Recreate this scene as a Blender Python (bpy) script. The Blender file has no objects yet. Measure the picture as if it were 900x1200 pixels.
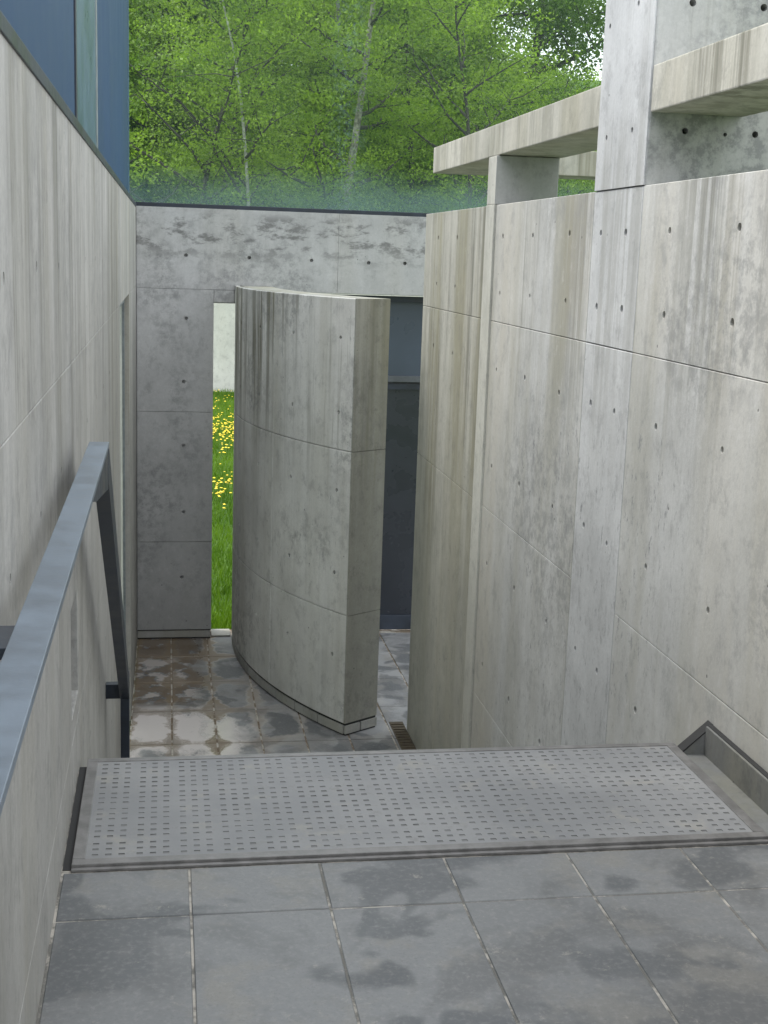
import bpy, bmesh, math, random
import numpy as np
from mathutils import Matrix, Vector
R = math.radians
random.seed(7)
rng = np.random.default_rng(11)
sc = bpy.context.scene
C = sc.collection

# ------------------------------------------------------------------ camera
# the eye is the world origin: landing at z = -1.45, lower court at z = -3.20
LAND, LOW = -1.45, -3.20
yaw, pitch, roll = R(9.544), R(11.046), R(-1.937)
f = Vector((math.sin(yaw) * math.cos(pitch), math.cos(yaw) * math.cos(pitch), -math.sin(pitch)))
rt = Vector((math.cos(yaw), -math.sin(yaw), 0))
dn = f.cross(rt)
r2 = math.cos(roll) * rt + math.sin(roll) * dn
d2 = -math.sin(roll) * rt + math.cos(roll) * dn
cam_data = bpy.data.cameras.new('camera')
cam = bpy.data.objects.new('camera', cam_data)
C.objects.link(cam)
cam.matrix_world = Matrix(((r2.x, -d2.x, -f.x, 0), (r2.y, -d2.y, -f.y, 0), (r2.z, -d2.z, -f.z, 0), (0, 0, 0, 1)))
cam_data.sensor_fit = 'VERTICAL'
cam_data.sensor_height = 24
cam_data.lens = 1540.45 * 24 / 1200
cam_data.clip_start = 0.05
cam_data.clip_end = 2000
sc.camera = cam

# ------------------------------------------------------------------ sky, sun, exposure
SUN_EL, SUN_AZ = R(56), R(-62)          # overcast day
w = bpy.data.worlds.new('World')
sc.world = w
w.use_nodes = True
nt = w.node_tree
bg = nt.nodes['Background']
sky = nt.nodes.new('ShaderNodeTexSky')
sky.sky_type = 'NISHITA'
sky.sun_disc = False
sky.sun_elevation = SUN_EL
sky.sun_rotation = SUN_AZ
sky.air_density = 1.0
sky.dust_density = 3.0
mx = nt.nodes.new('ShaderNodeMix')
mx.data_type = 'RGBA'
mx.inputs[0].default_value = 0.72
mx.inputs[7].default_value = (9.0, 9.2, 9.3, 1)      # even cloud cover
nt.links.new(sky.outputs[0], mx.inputs[6])
nt.links.new(mx.outputs[2], bg.inputs[0])
bg.inputs[1].default_value = 0.13
sl = bpy.data.lights.new('sun', 'SUN')
sl.energy = 1.4
sl.angle = R(22)
sl.color = (1.0, 0.97, 0.92)
so = bpy.data.objects.new('sun', sl)
C.objects.link(so)
sd = Vector((math.sin(-SUN_AZ) * -1 * math.cos(SUN_EL), math.cos(SUN_AZ) * math.cos(SUN_EL), math.sin(SUN_EL)))
sd = Vector((math.sin(SUN_AZ) * math.cos(SUN_EL), math.cos(SUN_AZ) * math.cos(SUN_EL), math.sin(SUN_EL)))
so.rotation_euler = sd.to_track_quat('Z', 'Y').to_euler()
so.location = (0, 0, 30)
sc.view_settings.view_transform = 'Standard'
sc.view_settings.look = 'None'
sc.view_settings.gamma = 1
sc.view_settings.exposure = 1.12
sc.cycles.use_denoising = True
sc.cycles.max_bounces = 8

# ------------------------------------------------------------------ node helpers
class NT:
    def __init__(self, name):
        self.m = bpy.data.materials.new(name)
        self.m.use_nodes = True
        self.t = self.m.node_tree
        self.b = self.t.nodes['Principled BSDF']
        self.geo = self.t.nodes.new('ShaderNodeNewGeometry')
        self.sep = self.t.nodes.new('ShaderNodeSeparateXYZ')
        self.t.links.new(self.geo.outputs['Position'], self.sep.inputs[0])
        self.pos = self.geo.outputs['Position']
    def link(self, a, b): self.t.links.new(a, b)
    def put(self, sock, v):
        if isinstance(v, (int, float)): sock.default_value = v
        elif isinstance(v, tuple): sock.default_value = v if len(v) == 4 or sock.type == 'VECTOR' else (*v, 1)
        else: self.link(v, sock)
    def math(self, op, a, b=0.0, c=0.0, clamp=False):
        n = self.t.nodes.new('ShaderNodeMath'); n.operation = op; n.use_clamp = clamp
        self.put(n.inputs[0], a); self.put(n.inputs[1], b); self.put(n.inputs[2], c)
        return n.outputs[0]
    def scaled(self, s, off=(0, 0, 0)):
        n = self.t.nodes.new('ShaderNodeMapping'); n.inputs['Scale'].default_value = s
        n.inputs['Location'].default_value = off
        self.link(self.pos, n.inputs[0]); return n.outputs[0]
    def noise(self, scale, detail=4, rough=0.55, vec=None, dist=0.0):
        n = self.t.nodes.new('ShaderNodeTexNoise'); n.inputs['Scale'].default_value = scale
        n.inputs['Detail'].default_value = detail; n.inputs['Roughness'].default_value = rough
        n.inputs['Distortion'].default_value = dist
        self.link(vec if vec is not None else self.pos, n.inputs['Vector']); return n.outputs[0]
    def ramp(self, v, a, b, lo=0.0, hi=1.0):
        n = self.t.nodes.new('ShaderNodeMapRange'); n.interpolation_type = 'SMOOTHSTEP'
        self.put(n.inputs[0], v); n.inputs[1].default_value = a; n.inputs[2].default_value = b
        n.inputs[3].default_value = lo; n.inputs[4].default_value = hi; return n.outputs[0]
    def mix(self, fac, a, b, mode='MIX'):
        n = self.t.nodes.new('ShaderNodeMix'); n.data_type = 'RGBA'; n.blend_type = mode
        self.put(n.inputs[0], fac); self.put(n.inputs[6], a); self.put(n.inputs[7], b)
        return n.outputs[2]
    def bump(self, h, strength=0.3, dist=0.01):
        n = self.t.nodes.new('ShaderNodeBump'); n.inputs['Strength'].default_value = strength
        n.inputs['Distance'].default_value = dist
        self.link(h, n.inputs['Height']); self.link(n.outputs[0], self.b.inputs['Normal'])
    def out(self, col, rough=0.8, spec=0.5, metal=0.0):
        self.put(self.b.inputs['Base Color'], col); self.put(self.b.inputs['Roughness'], rough)
        self.b.inputs['Specular IOR Level'].default_value = spec
        self.b.inputs['Metallic'].default_value = metal
        return self.m

def concrete(name, base=(0.37, 0.37, 0.355), streak=0.5, green=0.3, blotch=0.3, top=0.27, reach=1.3,
             warm=0.2, scuff=0.0, foot=0.0, topdirt=0.0, site=None, gamma=1.0):
    """board-smooth exposed concrete: mottling, rain streaks from the coping, algae, mould patches, pinholes"""
    n = NT(name)
    dark = tuple(c * 0.55 for c in base)
    cloud = n.noise(0.9, 5, 0.6)
    col = n.mix(n.ramp(cloud, 0.3, 0.7), tuple(c * 0.84 for c in base), tuple(min(1, c * 1.12) for c in base))
    mid = n.noise(5.0, 6, 0.7)
    col = n.mix(n.ramp(mid, 0.42, 0.68, 0, 0.34), col, tuple(c * 0.7 for c in base))
    # pale lime wash and fine vertical banding left by rain
    s1 = n.noise(1.0, 3, 0.6, n.scaled((7, 7, 0.22)))
    ob = n.t.nodes.new('ShaderNodeObjectInfo')
    off = n.math('MULTIPLY', ob.outputs['Random'], 40.0)
    def shifted(sc_, o_):
        v = n.t.nodes.new('ShaderNodeVectorMath'); v.operation = 'ADD'
        n.link(n.scaled(sc_, o_), v.inputs[0]); n.link(off, v.inputs[1]); return v.outputs[0]
    s2 = n.noise(1.0, 4, 0.7, shifted((26, 26, 0.7), (0, 0, 0)))
    st = n.math('ADD', n.math('MULTIPLY', s1, 0.6), n.math('MULTIPLY', s2, 0.4))
    fade = n.ramp(n.sep.outputs['Z'], top - reach, top - 0.02, 0.10, 1.0)
    fade2 = n.math('MULTIPLY', fade, n.ramp(n.noise(1.6, 3, 0.5, n.scaled((1, 1, 0.4), (3, 1, 2))), 0.3, 0.65))
    k = n.math('MULTIPLY', n.math('MULTIPLY', n.ramp(st, 0.46, 0.58), fade2), streak)
    col = n.mix(k, col, (0.20, 0.195, 0.15))
    # hairline runs, darkest where they leave the coping
    s3 = n.noise(1.0, 3, 0.6, shifted((46, 46, 1.3), (2, 5, 0)))
    run = n.math('ADD', n.math('MULTIPLY', n.ramp(s3, 0.54, 0.66), 0.7), n.math('MULTIPLY', n.ramp(s2, 0.52, 0.62), 0.6))
    run = n.math('MULTIPLY', n.math('MULTIPLY', run, n.ramp(s1, 0.42, 0.6)), n.ramp(n.noise(1.1, 3, 0.5, n.scaled((1, 1, 0.9), (6, 1, 8))), 0.4, 0.58, 0.2, 1.0))
    k = n.math('MULTIPLY', n.math('MULTIPLY', run, fade), min(1.0, streak * 0.85), clamp=True)
    col = n.mix(k, col, (0.17, 0.17, 0.14))
    k = n.math('MULTIPLY', n.math('MULTIPLY', n.ramp(st, 0.50, 0.34), fade), 0.35 * min(1, streak))
    col = n.mix(k, col, (0.70, 0.69, 0.64))
    # olive / ochre algae
    a1 = n.noise(1.0, 4, 0.6, n.scaled((3.2, 3.2, 0.3), (5, 2, 0)))
    k = n.math('MULTIPLY', n.math('MULTIPLY', n.ramp(a1, 0.42, 0.66), n.ramp(n.sep.outputs['Z'], top - 3.2, top, 0.35, 1)), green)
    col = n.mix(k, col, (0.31, 0.295, 0.20))
    w1 = n.noise(1.0, 3, 0.5, n.scaled((2.4, 2.4, 0.18), (9, 4, 0)))
    wk = n.math('MULTIPLY', n.ramp(w1, 0.5, 0.68), warm)
    zone = 1.0
    if site:
        # rain-washed ochre ends, cleaner grey middle with trowel scuffs
        Y = n.sep.outputs['Y']
        yw = n.math('ADD', Y, n.math('MULTIPLY', n.math('SUBTRACT', n.noise(1.3, 3), 0.5), 0.5))
        ends = n.math('MAXIMUM', n.ramp(yw, 4.15, 3.75), n.math('MAXIMUM', n.ramp(yw, 5.75, 6.3), n.math('MULTIPLY', n.ramp(n.sep.outputs['Z'], -0.5, -0.1), 0.6 if site is True else 0.0)))
        wk = n.math('MULTIPLY', ends, n.ramp(w1, 0.36, 0.64, 0.05, 0.5))
        zone = n.math('MULTIPLY', n.math('SUBTRACT', 1.0, n.math('MULTIPLY', ends, 0.85)), n.ramp(n.sep.outputs['Z'], -0.3, -0.8))
    col = n.mix(wk, col, (0.53, 0.49, 0.385))
    # grey mould blotches with a broken edge
    b1 = n.noise(1.3, 3, 0.5, n.scaled((1, 1, 0.8), (2, 7, 3)))
    b2 = n.noise(17, 5, 0.75)
    k = n.math('MULTIPLY', n.math('MULTIPLY', n.ramp(b1, 0.5, 0.64), n.ramp(b2, 0.42, 0.62)), blotch)
    col = n.mix(k, col, (0.21, 0.215, 0.215))
    if scuff:
        q = n.noise(1.0, 5, 0.8, n.scaled((40, 30, 14)))
        k = n.math('MULTIPLY', n.math('MULTIPLY', n.ramp(q, 0.55, 0.68), n.ramp(b1, 0.42, 0.56) if not site else n.math('MULTIPLY', zone, n.ramp(b1, 0.25, 0.5, 0.45, 1.0))), scuff)
        col = n.mix(k, col, (0.22, 0.23, 0.24))
    if topdirt:
        d = n.noise(4.5, 5, 0.7, n.scaled((1, 1, 2.2)))
        zz = n.math('MULTIPLY', n.ramp(n.sep.outputs['Z'], top - 0.5, top - 0.22), n.ramp(n.sep.outputs['Z'], top, top - 0.1))
        k = n.math('MULTIPLY', n.math('MULTIPLY', n.ramp(d, 0.48, 0.62), zz), topdirt)
        col = n.mix(k, col, (0.09, 0.09, 0.085))
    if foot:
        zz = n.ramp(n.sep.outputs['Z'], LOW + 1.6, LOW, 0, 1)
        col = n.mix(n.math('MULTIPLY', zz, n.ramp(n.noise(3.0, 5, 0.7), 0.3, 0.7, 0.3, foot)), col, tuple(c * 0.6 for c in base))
    fine = n.noise(70, 4, 0.7)
    col = n.mix(n.ramp(fine, 0.3, 0.75, 0, 0.22), col, dark)
    grime = n.noise(10, 8, 0.78, n.scaled((1, 1, 0.75), (1, 6, 2)))
    col = n.mix(n.ramp(grime, 0.50, 0.66, 0, 0.42), col, tuple(c * 0.42 for c in base))
    col = n.mix(n.ramp(grime, 0.46, 0.32, 0, 0.25), col, tuple(min(0.75, c * 1.3) for c in base))
    vo = n.t.nodes.new('ShaderNodeTexVoronoi'); vo.inputs['Scale'].default_value = 11
    n.link(n.pos, vo.inputs['Vector'])
    pin = n.ramp(vo.outputs['Distance'], 0.075, 0.04)
    pin = n.math('MULTIPLY', pin, n.ramp(n.noise(3.1, 2), 0.5, 0.6))
    col = n.mix(n.math('MULTIPLY', pin, 0.7), col, (0.09, 0.09, 0.09))
    col = n.mix(n.math('MULTIPLY', ob.outputs['Random'], 0.06), col, dark)
    h = n.math('ADD', n.math('MULTIPLY', mid, 0.5), n.math('MULTIPLY', fine, 0.22))
    h = n.math('SUBTRACT', h, n.math('MULTIPLY', pin, 0.5))
    n.bump(h, 0.35, 0.008)
    return n.out(col, n.ramp(cloud, 0.3, 0.7, 0.62, 0.85), 0.35)

def plain(name, col, rough=0.5, var=0.15, scale=8, spec=0.5, metal=0.0, bump=0.1):
    n = NT(name)
    a = n.noise(scale, 5, 0.65)
    c = n.mix(n.ramp(a, 0.3, 0.7), tuple(x * (1 - var) for x in col), tuple(min(1, x * (1 + var)) for x in col))
    n.bump(n.noise(scale * 9, 3, 0.6), bump, 0.003)
    return n.out(c, n.ramp(a, 0.3, 0.7, max(0.05, rough - 0.08), rough + 0.08), spec, metal)

M = {}
def plate_mat():
    n = NT('grey_plate_tile')
    a = n.noise(3.0, 5, 0.65); b = n.noise(24, 5, 0.75)
    c = n.mix(n.ramp(a, 0.35, 0.65), (0.225, 0.230, 0.235), (0.30, 0.303, 0.303))
    c = n.mix(n.ramp(b, 0.52, 0.7, 0, 0.45), c, (0.20, 0.198, 0.19))
    c = n.mix(n.ramp(n.noise(7, 4, 0.7, n.scaled((1, 1, 1), (3, 3, 0))), 0.55, 0.7, 0, 0.4), c, (0.36, 0.34, 0.29))
    n.bump(b, 0.25, 0.003)
    return n.out(c, n.ramp(a, 0.3, 0.7, 0.5, 0.7), 0.4, 0.05)
M['right'] = concrete('concrete_right_wall', (0.62, 0.63, 0.62), 0.75, 0.5, 0.5, 0.268, 1.3, 0.4, scuff=1.0, site=True)
M['stained'] = concrete('concrete_algae_stained', (0.50, 0.495, 0.44), 1.1, 0.85, 0.2, 0.268, 3.0, 0.25)
M['strip'] = concrete('concrete_pale_column', (0.66, 0.66, 0.60), 0.2, 0.15, 0.05, 0.5, 1.0, 0.1)
M['cold'] = concrete('concrete_cool_column', (0.61, 0.625, 0.63), 0.4, 0.02, 0.1, 0.27, 1.5, 0.1, scuff=0.8, site='cold')
M['left'] = concrete('concrete_left_wall', (0.46, 0.455, 0.435), 0.8, 0.14, 0.3, 0.315, 2.2, 0.35, scuff=0.3)
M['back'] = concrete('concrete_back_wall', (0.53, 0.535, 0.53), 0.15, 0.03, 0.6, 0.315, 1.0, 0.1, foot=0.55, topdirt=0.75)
M['curve'] = concrete('concrete_curved_wall', (0.76, 0.765, 0.74), 1.3, 0.3, 0.6, -0.27, 1.4, 0.15, scuff=0.7)
M['curve_end'] = concrete('concrete_curved_wall_end', (0.36, 0.36, 0.32), 0.9, 0.7, 0.25, -0.27, 2.0, 0.2)  # algae green; the darker base also holds the end face's shade
M['beam'] = concrete('concrete_coping_beam', (0.56, 0.55, 0.48), 0.8, 0.45, 0.1, 0.665, 0.5, 0.2)
M['kerb'] = concrete('concrete_kerb', (0.20, 0.205, 0.20), 0.5, 0.3, 0.7, -1.36, 0.2, 0.1, scuff=0.6)
M['core'] = concrete('concrete_core', (0.16, 0.16, 0.15), 0.3, 0.2, 0.3, 0.3)
M['pale'] = concrete('concrete_garden_wall', (0.62, 0.62, 0.57), 0.3, 0.05, 0.1, 0, 1.5, 0.1)
M['plinth'] = concrete('concrete_plinth', (0.46, 0.46, 0.44), 0.2, 0.3, 0.5, -3, 1)
M['steel_dark'] = plain('dark_blue_painted_steel', (0.022, 0.030, 0.045), 0.42, 0.3, 6)
M['steel_blue'] = plain('blue_grey_painted_steel', (0.15, 0.185, 0.225), 0.40, 0.2, 9, bump=0.08)
M['steel_edge'] = plain('worn_pale_steel_edge', (0.22, 0.25, 0.26), 0.45, 0.2, 14)
M['panel_blue'] = plain('blue_facade_panel', (0.034, 0.078, 0.155), 0.55, 0.06, 0.7, spec=0.12, bump=0.0)
M['panel_light'] = plain('light_blue_mullion', (0.07, 0.14, 0.20), 0.35, 0.1, 3)
M['door_blue'] = plain('slate_blue_door_panel', (0.058, 0.078, 0.108), 0.35, 0.12, 1.2, bump=0.02)
M['door_dark'] = plain('dark_door_panel', (0.024, 0.029, 0.038), 0.3, 0.2, 1.2, bump=0.02)
M['frame_metal'] = plain('dull_aluminium_frame', (0.20, 0.195, 0.19), 0.45, 0.25, 20, metal=0.25)
M['mat'] = plate_mat()
M['slot'] = plain('plate_slot_grey', (0.215, 0.217, 0.217), 0.75, 0.3, 5)  # slots a little darker than the plate around them
M['drain'] = plain('brown_rusted_grate', (0.085, 0.068, 0.045), 0.8, 0.35, 25)
M['transom'] = plain('grey_steel_transom', (0.09, 0.10, 0.11), 0.4, 0.2, 6)
M['dark_joint'] = plain('dark_joint_shade', (0.03, 0.03, 0.03), 0.8, 0.3, 20)  # near-black for joints and gaps, the kerb joint's shadow included
M['bark_dark'] = plain('dark_bark', (0.055, 0.05, 0.042), 0.9, 0.35, 4, bump=0.6)
M['bark_pale'] = plain('pale_birch_bark', (0.36, 0.36, 0.32), 0.8, 0.4, 6, bump=0.4)
M['bark_mottled'] = plain('mottled_pale_bark', (0.24, 0.23, 0.19), 0.85, 0.6, 9, bump=0.6)
M['bark_grey'] = plain('grey_mottled_bark', (0.20, 0.19, 0.165), 0.85, 0.4, 5, bump=0.5)

def slate(name, low=False):
    n = NT(name)
    ob = n.t.nodes.new('ShaderNodeObjectInfo')
    base = (0.175, 0.180, 0.182) if not low else (0.25, 0.255, 0.26)
    c1 = n.noise(2.6, 5, 0.62, dist=0.5)
    col = n.mix(n.ramp(c1, 0.38, 0.56), tuple(c * 0.70 for c in base), tuple(c * 1.25 for c in base))
    c2 = n.noise(6.5, 5, 0.65)
    col = n.mix(n.ramp(c2, 0.50, 0.68, 0, 0.65), col, (0.25, 0.24, 0.215))
    c3 = n.noise(3.3, 3, 0.5, n.scaled((1, 1, 1), (4, 9, 0)), 0.4)
    col = n.mix(n.ramp(c3, 0.50, 0.56, 0, 0.8), col, (0.085, 0.093, 0.10))
    col = n.mix(n.math('MULTIPLY', ob.outputs['Random'], 0.3), col, tuple(c * 0.8 for c in base))
    fine = n.noise(60, 4, 0.7)
    col = n.mix(n.ramp(fine, 0.45, 0.75, 0, 0.3), col, (0.36, 0.355, 0.34))
    col = n.mix(n.ramp(n.noise(140, 3, 0.7), 0.5, 0.72, 0, 0.35), col, (0.12, 0.12, 0.12))
    grit = n.noise(14, 6, 0.8)
    col = n.mix(n.ramp(grit, 0.60, 0.70, 0, 0.5), col, (0.40, 0.38, 0.33))
    rough = n.ramp(c1, 0.3, 0.7, 0.38, 0.62)
    if low:
        # cement and mud washed along the joints, pale patches by the left wall, standing damp
        def jd(axis, o, p):
            q = n.math('DIVIDE', n.math('SUBTRACT', n.sep.outputs[axis], o), p)
            q = n.math('ABSOLUTE', n.math('SUBTRACT', n.math('FRACT', n.math('ADD', q, 0.5)), 0.5))
            return n.math('MULTIPLY', q, p)
        jx = jd('X', 0.035, 0.295); jy = jd('Y', 8.29, 0.635)
        wob = n.noise(3.2, 5, 0.7); wob2 = n.noise(2.1, 5, 0.7, n.scaled((1, 1, 1), (7, 3, 0)))
        jx = n.math('ADD', jx, n.math('MULTIPLY', n.math('SUBTRACT', wob, 0.5), 0.26))
        jy = n.math('ADD', jy, n.math('MULTIPLY', n.math('SUBTRACT', wob2, 0.5), 0.34))
        corner = n.math('ADD', n.math('MULTIPLY', jx, jx), n.math('MULTIPLY', n.math('MULTIPLY', jy, jy), 0.35))
        d = n.math('MINIMUM', n.math('MINIMUM', jx, n.math('MULTIPLY', jy, 0.7)), n.math('SUBTRACT', n.math('SQRT', corner), 0.045))
        left = n.ramp(n.sep.outputs['X'], 0.95, 0.25)
        gate = n.ramp(n.noise(1.7, 4, 0.6, n.scaled((1, 1, 1), (1, 8, 2))), 0.42, 0.56)
        pale = n.math('MULTIPLY', n.math('MULTIPLY', n.ramp(d, 0.055, 0.03), n.math('ADD', n.math('MULTIPLY', gate, 0.7), 0.3)), n.ramp(n.sep.outputs['X'], 1.9, 0.0, 0.15, 1.0))
        col = n.mix(n.math('MULTIPLY', pale, 0.85), col, (0.50, 0.465, 0.42))
        brown = n.math('MULTIPLY', n.math('MULTIPLY', n.ramp(d, 0.042, 0.020), left), n.math('ADD', n.math('MULTIPLY', gate, 0.45), 0.55))
        pale_patch = n.math('MULTIPLY', n.ramp(n.math('ADD', n.sep.outputs['X'], n.math('MULTIPLY', wob, 0.5)), 1.0, 0.62), n.ramp(n.sep.outputs['Y'], 9.15, 8.85))
        pale_patch = n.math('MULTIPLY', pale_patch, n.math('MULTIPLY', n.ramp(d, 0.0, 0.02, 0.25, 1.0), n.ramp(n.noise(3.0, 5, 0.65, n.scaled((1, 0.6, 1), (2, 2, 2))), 0.40, 0.52)))
        col = n.mix(n.math('MULTIPLY', pale_patch, 0.95), col, (0.74, 0.69, 0.67))
        mud = n.math('MULTIPLY', n.ramp(n.math('ADD', n.sep.outputs['X'], n.math('MULTIPLY', wob, 0.4)), 0.58, 0.36), n.ramp(n.sep.outputs['Y'], 8.95, 9.2))
        mk = n.math('MULTIPLY', mud, n.ramp(n.noise(4.5, 5, 0.6), 0.56, 0.50))
        col = n.mix(n.math('MULTIPLY', n.math('MULTIPLY', mud, n.ramp(n.noise(4.5, 5, 0.6), 0.55, 0.60)), 0.8), col, (0.52, 0.47, 0.43))
        col = n.mix(n.math('MULTIPLY', mk, 0.85), col, (0.17, 0.125, 0.08))
        col = n.mix(n.math('MULTIPLY', brown, 0.85), col, (0.22, 0.165, 0.105))
        wet = n.math('MAXIMUM', mud, n.math('MULTIPLY', pale_patch, 0.9))
        rough = n.math('SUBTRACT', 0.55, n.math('MULTIPLY', wet, 0.42))
    n.bump(n.math('ADD', n.math('MULTIPLY', c2, 0.6), n.math('MULTIPLY', fine, 0.1)), 0.25, 0.006)
    return n.out(col, rough, 0.5)
M['slate'] = slate('slate_paving')
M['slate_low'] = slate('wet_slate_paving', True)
def grout(name, base, dark):
    n = NT(name)
    a = n.noise(9, 5, 0.7)
    c = n.mix(n.ramp(a, 0.45, 0.6), dark, base)
    n.bump(n.noise(50, 4), 0.5, 0.006)
    return n.out(c, 0.85)
M['grout'] = grout('cement_joint', (0.46, 0.43, 0.38), (0.16, 0.155, 0.14))
M['grout_low'] = grout('muddy_cement_joint', (0.52, 0.49, 0.44), (0.22, 0.17, 0.12))

def leaf_mat(name, a, b, trans=0.35):
    n = NT(name)
    g = n.ramp(n.noise(0.55, 4, 0.6), 0.36, 0.62)
    at = n.t.nodes.new('ShaderNodeAttribute'); at.attribute_name = 'tint'
    c = n.mix(n.math('ADD', n.math('MULTIPLY', at.outputs['Fac'], 0.5), n.math('MULTIPLY', g, 0.5)), a, b)
    n.out(c, 0.5, 0.3)
    tr = n.t.nodes.new('ShaderNodeBsdfTranslucent')
    n.link(n.mix(1.0, c, (1.3, 1.4, 0.7), 'MULTIPLY'), tr.inputs[0])
    ms = n.t.nodes.new('ShaderNodeMixShader'); ms.inputs[0].default_value = trans
    n.link(n.b.outputs[0], ms.inputs[1]); n.link(tr.outputs[0], ms.inputs[2])
    n.link(ms.outputs[0], n.t.nodes['Material Output'].inputs[0])
    return n.m
M['leaf_bright'] = leaf_mat('spring_leaf', (0.07, 0.135, 0.022), (0.29, 0.41, 0.05), 0.45)
M['leaf_deep'] = leaf_mat('deep_green_leaf', (0.05, 0.105, 0.018), (0.18, 0.28, 0.04), 0.45)
M['grass'] = leaf_mat('grass_blade', (0.05, 0.12, 0.008), (0.14, 0.25, 0.018), 0.25)
M['dandelion'] = plain('yellow_dandelion', (0.80, 0.58, 0.02), 0.6, 0.12, 20)
def ground_mat():
    n = NT('lawn_soil')
    a = n.noise(0.6, 5, 0.65); b = n.noise(8, 5, 0.7)
    c = n.mix(n.ramp(a, 0.3, 0.7), (0.035, 0.085, 0.010), (0.07, 0.14, 0.014))
    c = n.mix(n.ramp(b, 0.4, 0.7, 0, 0.6), c, (0.035, 0.07, 0.012))
    n.bump(b, 0.6, 0.05)
    return n.out(c, 0.9, 0.2)
M['ground'] = ground_mat()
def glass_mat():
    n = NT('hazed_teal_glass')
    b = n.b
    t = n.t
    tr = t.nodes.new('ShaderNodeBsdfTransparent'); tr.inputs[0].default_value = (0.93, 0.97, 0.94, 1)
    gl = t.nodes.new('ShaderNodeBsdfGlossy'); gl.inputs['Roughness'].default_value = 0.02
    fr = t.nodes.new('ShaderNodeFresnel'); fr.inputs[0].default_value = 1.45
    m1 = t.nodes.new('ShaderNodeMixShader')
    n.link(n.math('MULTIPLY', fr.outputs[0], 0.12), m1.inputs[0]); n.link(tr.outputs[0], m1.inputs[1]); n.link(gl.outputs[0], m1.inputs[2])
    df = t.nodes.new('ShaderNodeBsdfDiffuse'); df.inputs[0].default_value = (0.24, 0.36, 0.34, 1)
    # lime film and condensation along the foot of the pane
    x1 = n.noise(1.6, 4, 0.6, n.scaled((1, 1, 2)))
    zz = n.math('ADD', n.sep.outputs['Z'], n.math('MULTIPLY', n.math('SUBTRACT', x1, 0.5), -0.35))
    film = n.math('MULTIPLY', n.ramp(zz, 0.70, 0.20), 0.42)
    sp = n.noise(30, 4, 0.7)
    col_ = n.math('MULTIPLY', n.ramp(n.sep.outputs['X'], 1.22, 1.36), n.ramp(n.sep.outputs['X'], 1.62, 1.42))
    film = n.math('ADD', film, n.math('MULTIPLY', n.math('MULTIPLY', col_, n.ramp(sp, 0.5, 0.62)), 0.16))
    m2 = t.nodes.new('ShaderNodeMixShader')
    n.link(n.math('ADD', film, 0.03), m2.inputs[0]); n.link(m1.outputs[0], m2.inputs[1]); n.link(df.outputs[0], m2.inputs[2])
    n.link(m2.outputs[0], t.nodes['Material Output'].inputs[0])
    return n.m
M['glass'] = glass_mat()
def frost_mat():
    n = NT('frosted_pale_glass')
    c = n.mix(n.ramp(n.noise(22, 4, 0.7), 0.4, 0.6), (0.50, 0.52, 0.50), (0.68, 0.69, 0.66))
    n.out(c, 0.4, 0.4)
    tr = n.t.nodes.new('ShaderNodeBsdfTranslucent'); n.link(c, tr.inputs[0])
    ms = n.t.nodes.new('ShaderNodeMixShader'); ms.inputs[0].default_value = 0.6
    n.link(n.b.outputs[0], ms.inputs[1]); n.link(tr.outputs[0], ms.inputs[2])
    n.link(ms.outputs[0], n.t.nodes['Material Output'].inputs[0])
    return n.m
M['frost'] = frost_mat()

# ------------------------------------------------------------------ mesh helpers
def link(name, me, parent=None):
    o = bpy.data.objects.new(name, me); C.objects.link(o)
    if parent: o.parent = parent; o.matrix_parent_inverse = parent.matrix_world.inverted()
    return o
def thing(name, label, cat, loc=(0, 0, 0), group=None):
    o = bpy.data.objects.new(name, None); C.objects.link(o)
    o.location = loc; o.empty_display_size = 0.2
    o.matrix_world = Matrix.Translation(loc)
    o['label'] = label; o['category'] = cat
    if group: o['group'] = group
    return o
def tag(o, label, cat, group=None):
    o['label'] = label; o['category'] = cat
    if group: o['group'] = group
    return o
def structure(o): o['kind'] = 'structure'; return o
def mesh(name, vs, fs, mat, parent=None, smooth=False):
    me = bpy.data.meshes.new(name); me.from_pydata(vs, [], fs)
    me.materials.append(mat)
    bm = bmesh.new(); bm.from_mesh(me); bmesh.ops.recalc_face_normals(bm, faces=bm.faces); bm.to_mesh(me); bm.free()
    if smooth: me.polygons.foreach_set('use_smooth', [True] * len(me.polygons))
    return link(name, me, parent)
def boxes(name, bs, mat, parent=None, bevel=0.0):
    """one mesh from a list of (x0,x1,y0,y1,z0,z1)"""
    bm = bmesh.new()
    for x0, x1, y0, y1, z0, z1 in bs:
        v = [bm.verts.new(p) for p in ((x0, y0, z0), (x1, y0, z0), (x1, y1, z0), (x0, y1, z0), (x0, y0, z1), (x1, y0, z1), (x1, y1, z1), (x0, y1, z1))]
        for q in ((3, 2, 1, 0), (4, 5, 6, 7), (0, 1, 5, 4), (1, 2, 6, 5), (2, 3, 7, 6), (3, 0, 4, 7)): bm.faces.new([v[i] for i in q])
    if bevel: bmesh.ops.bevel(bm, geom=list(bm.edges), offset=bevel, segments=2, profile=0.6, affect='EDGES')
    me = bpy.data.meshes.new(name); bm.to_mesh(me); bm.free(); me.materials.append(mat)
    return link(name, me, parent)
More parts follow.
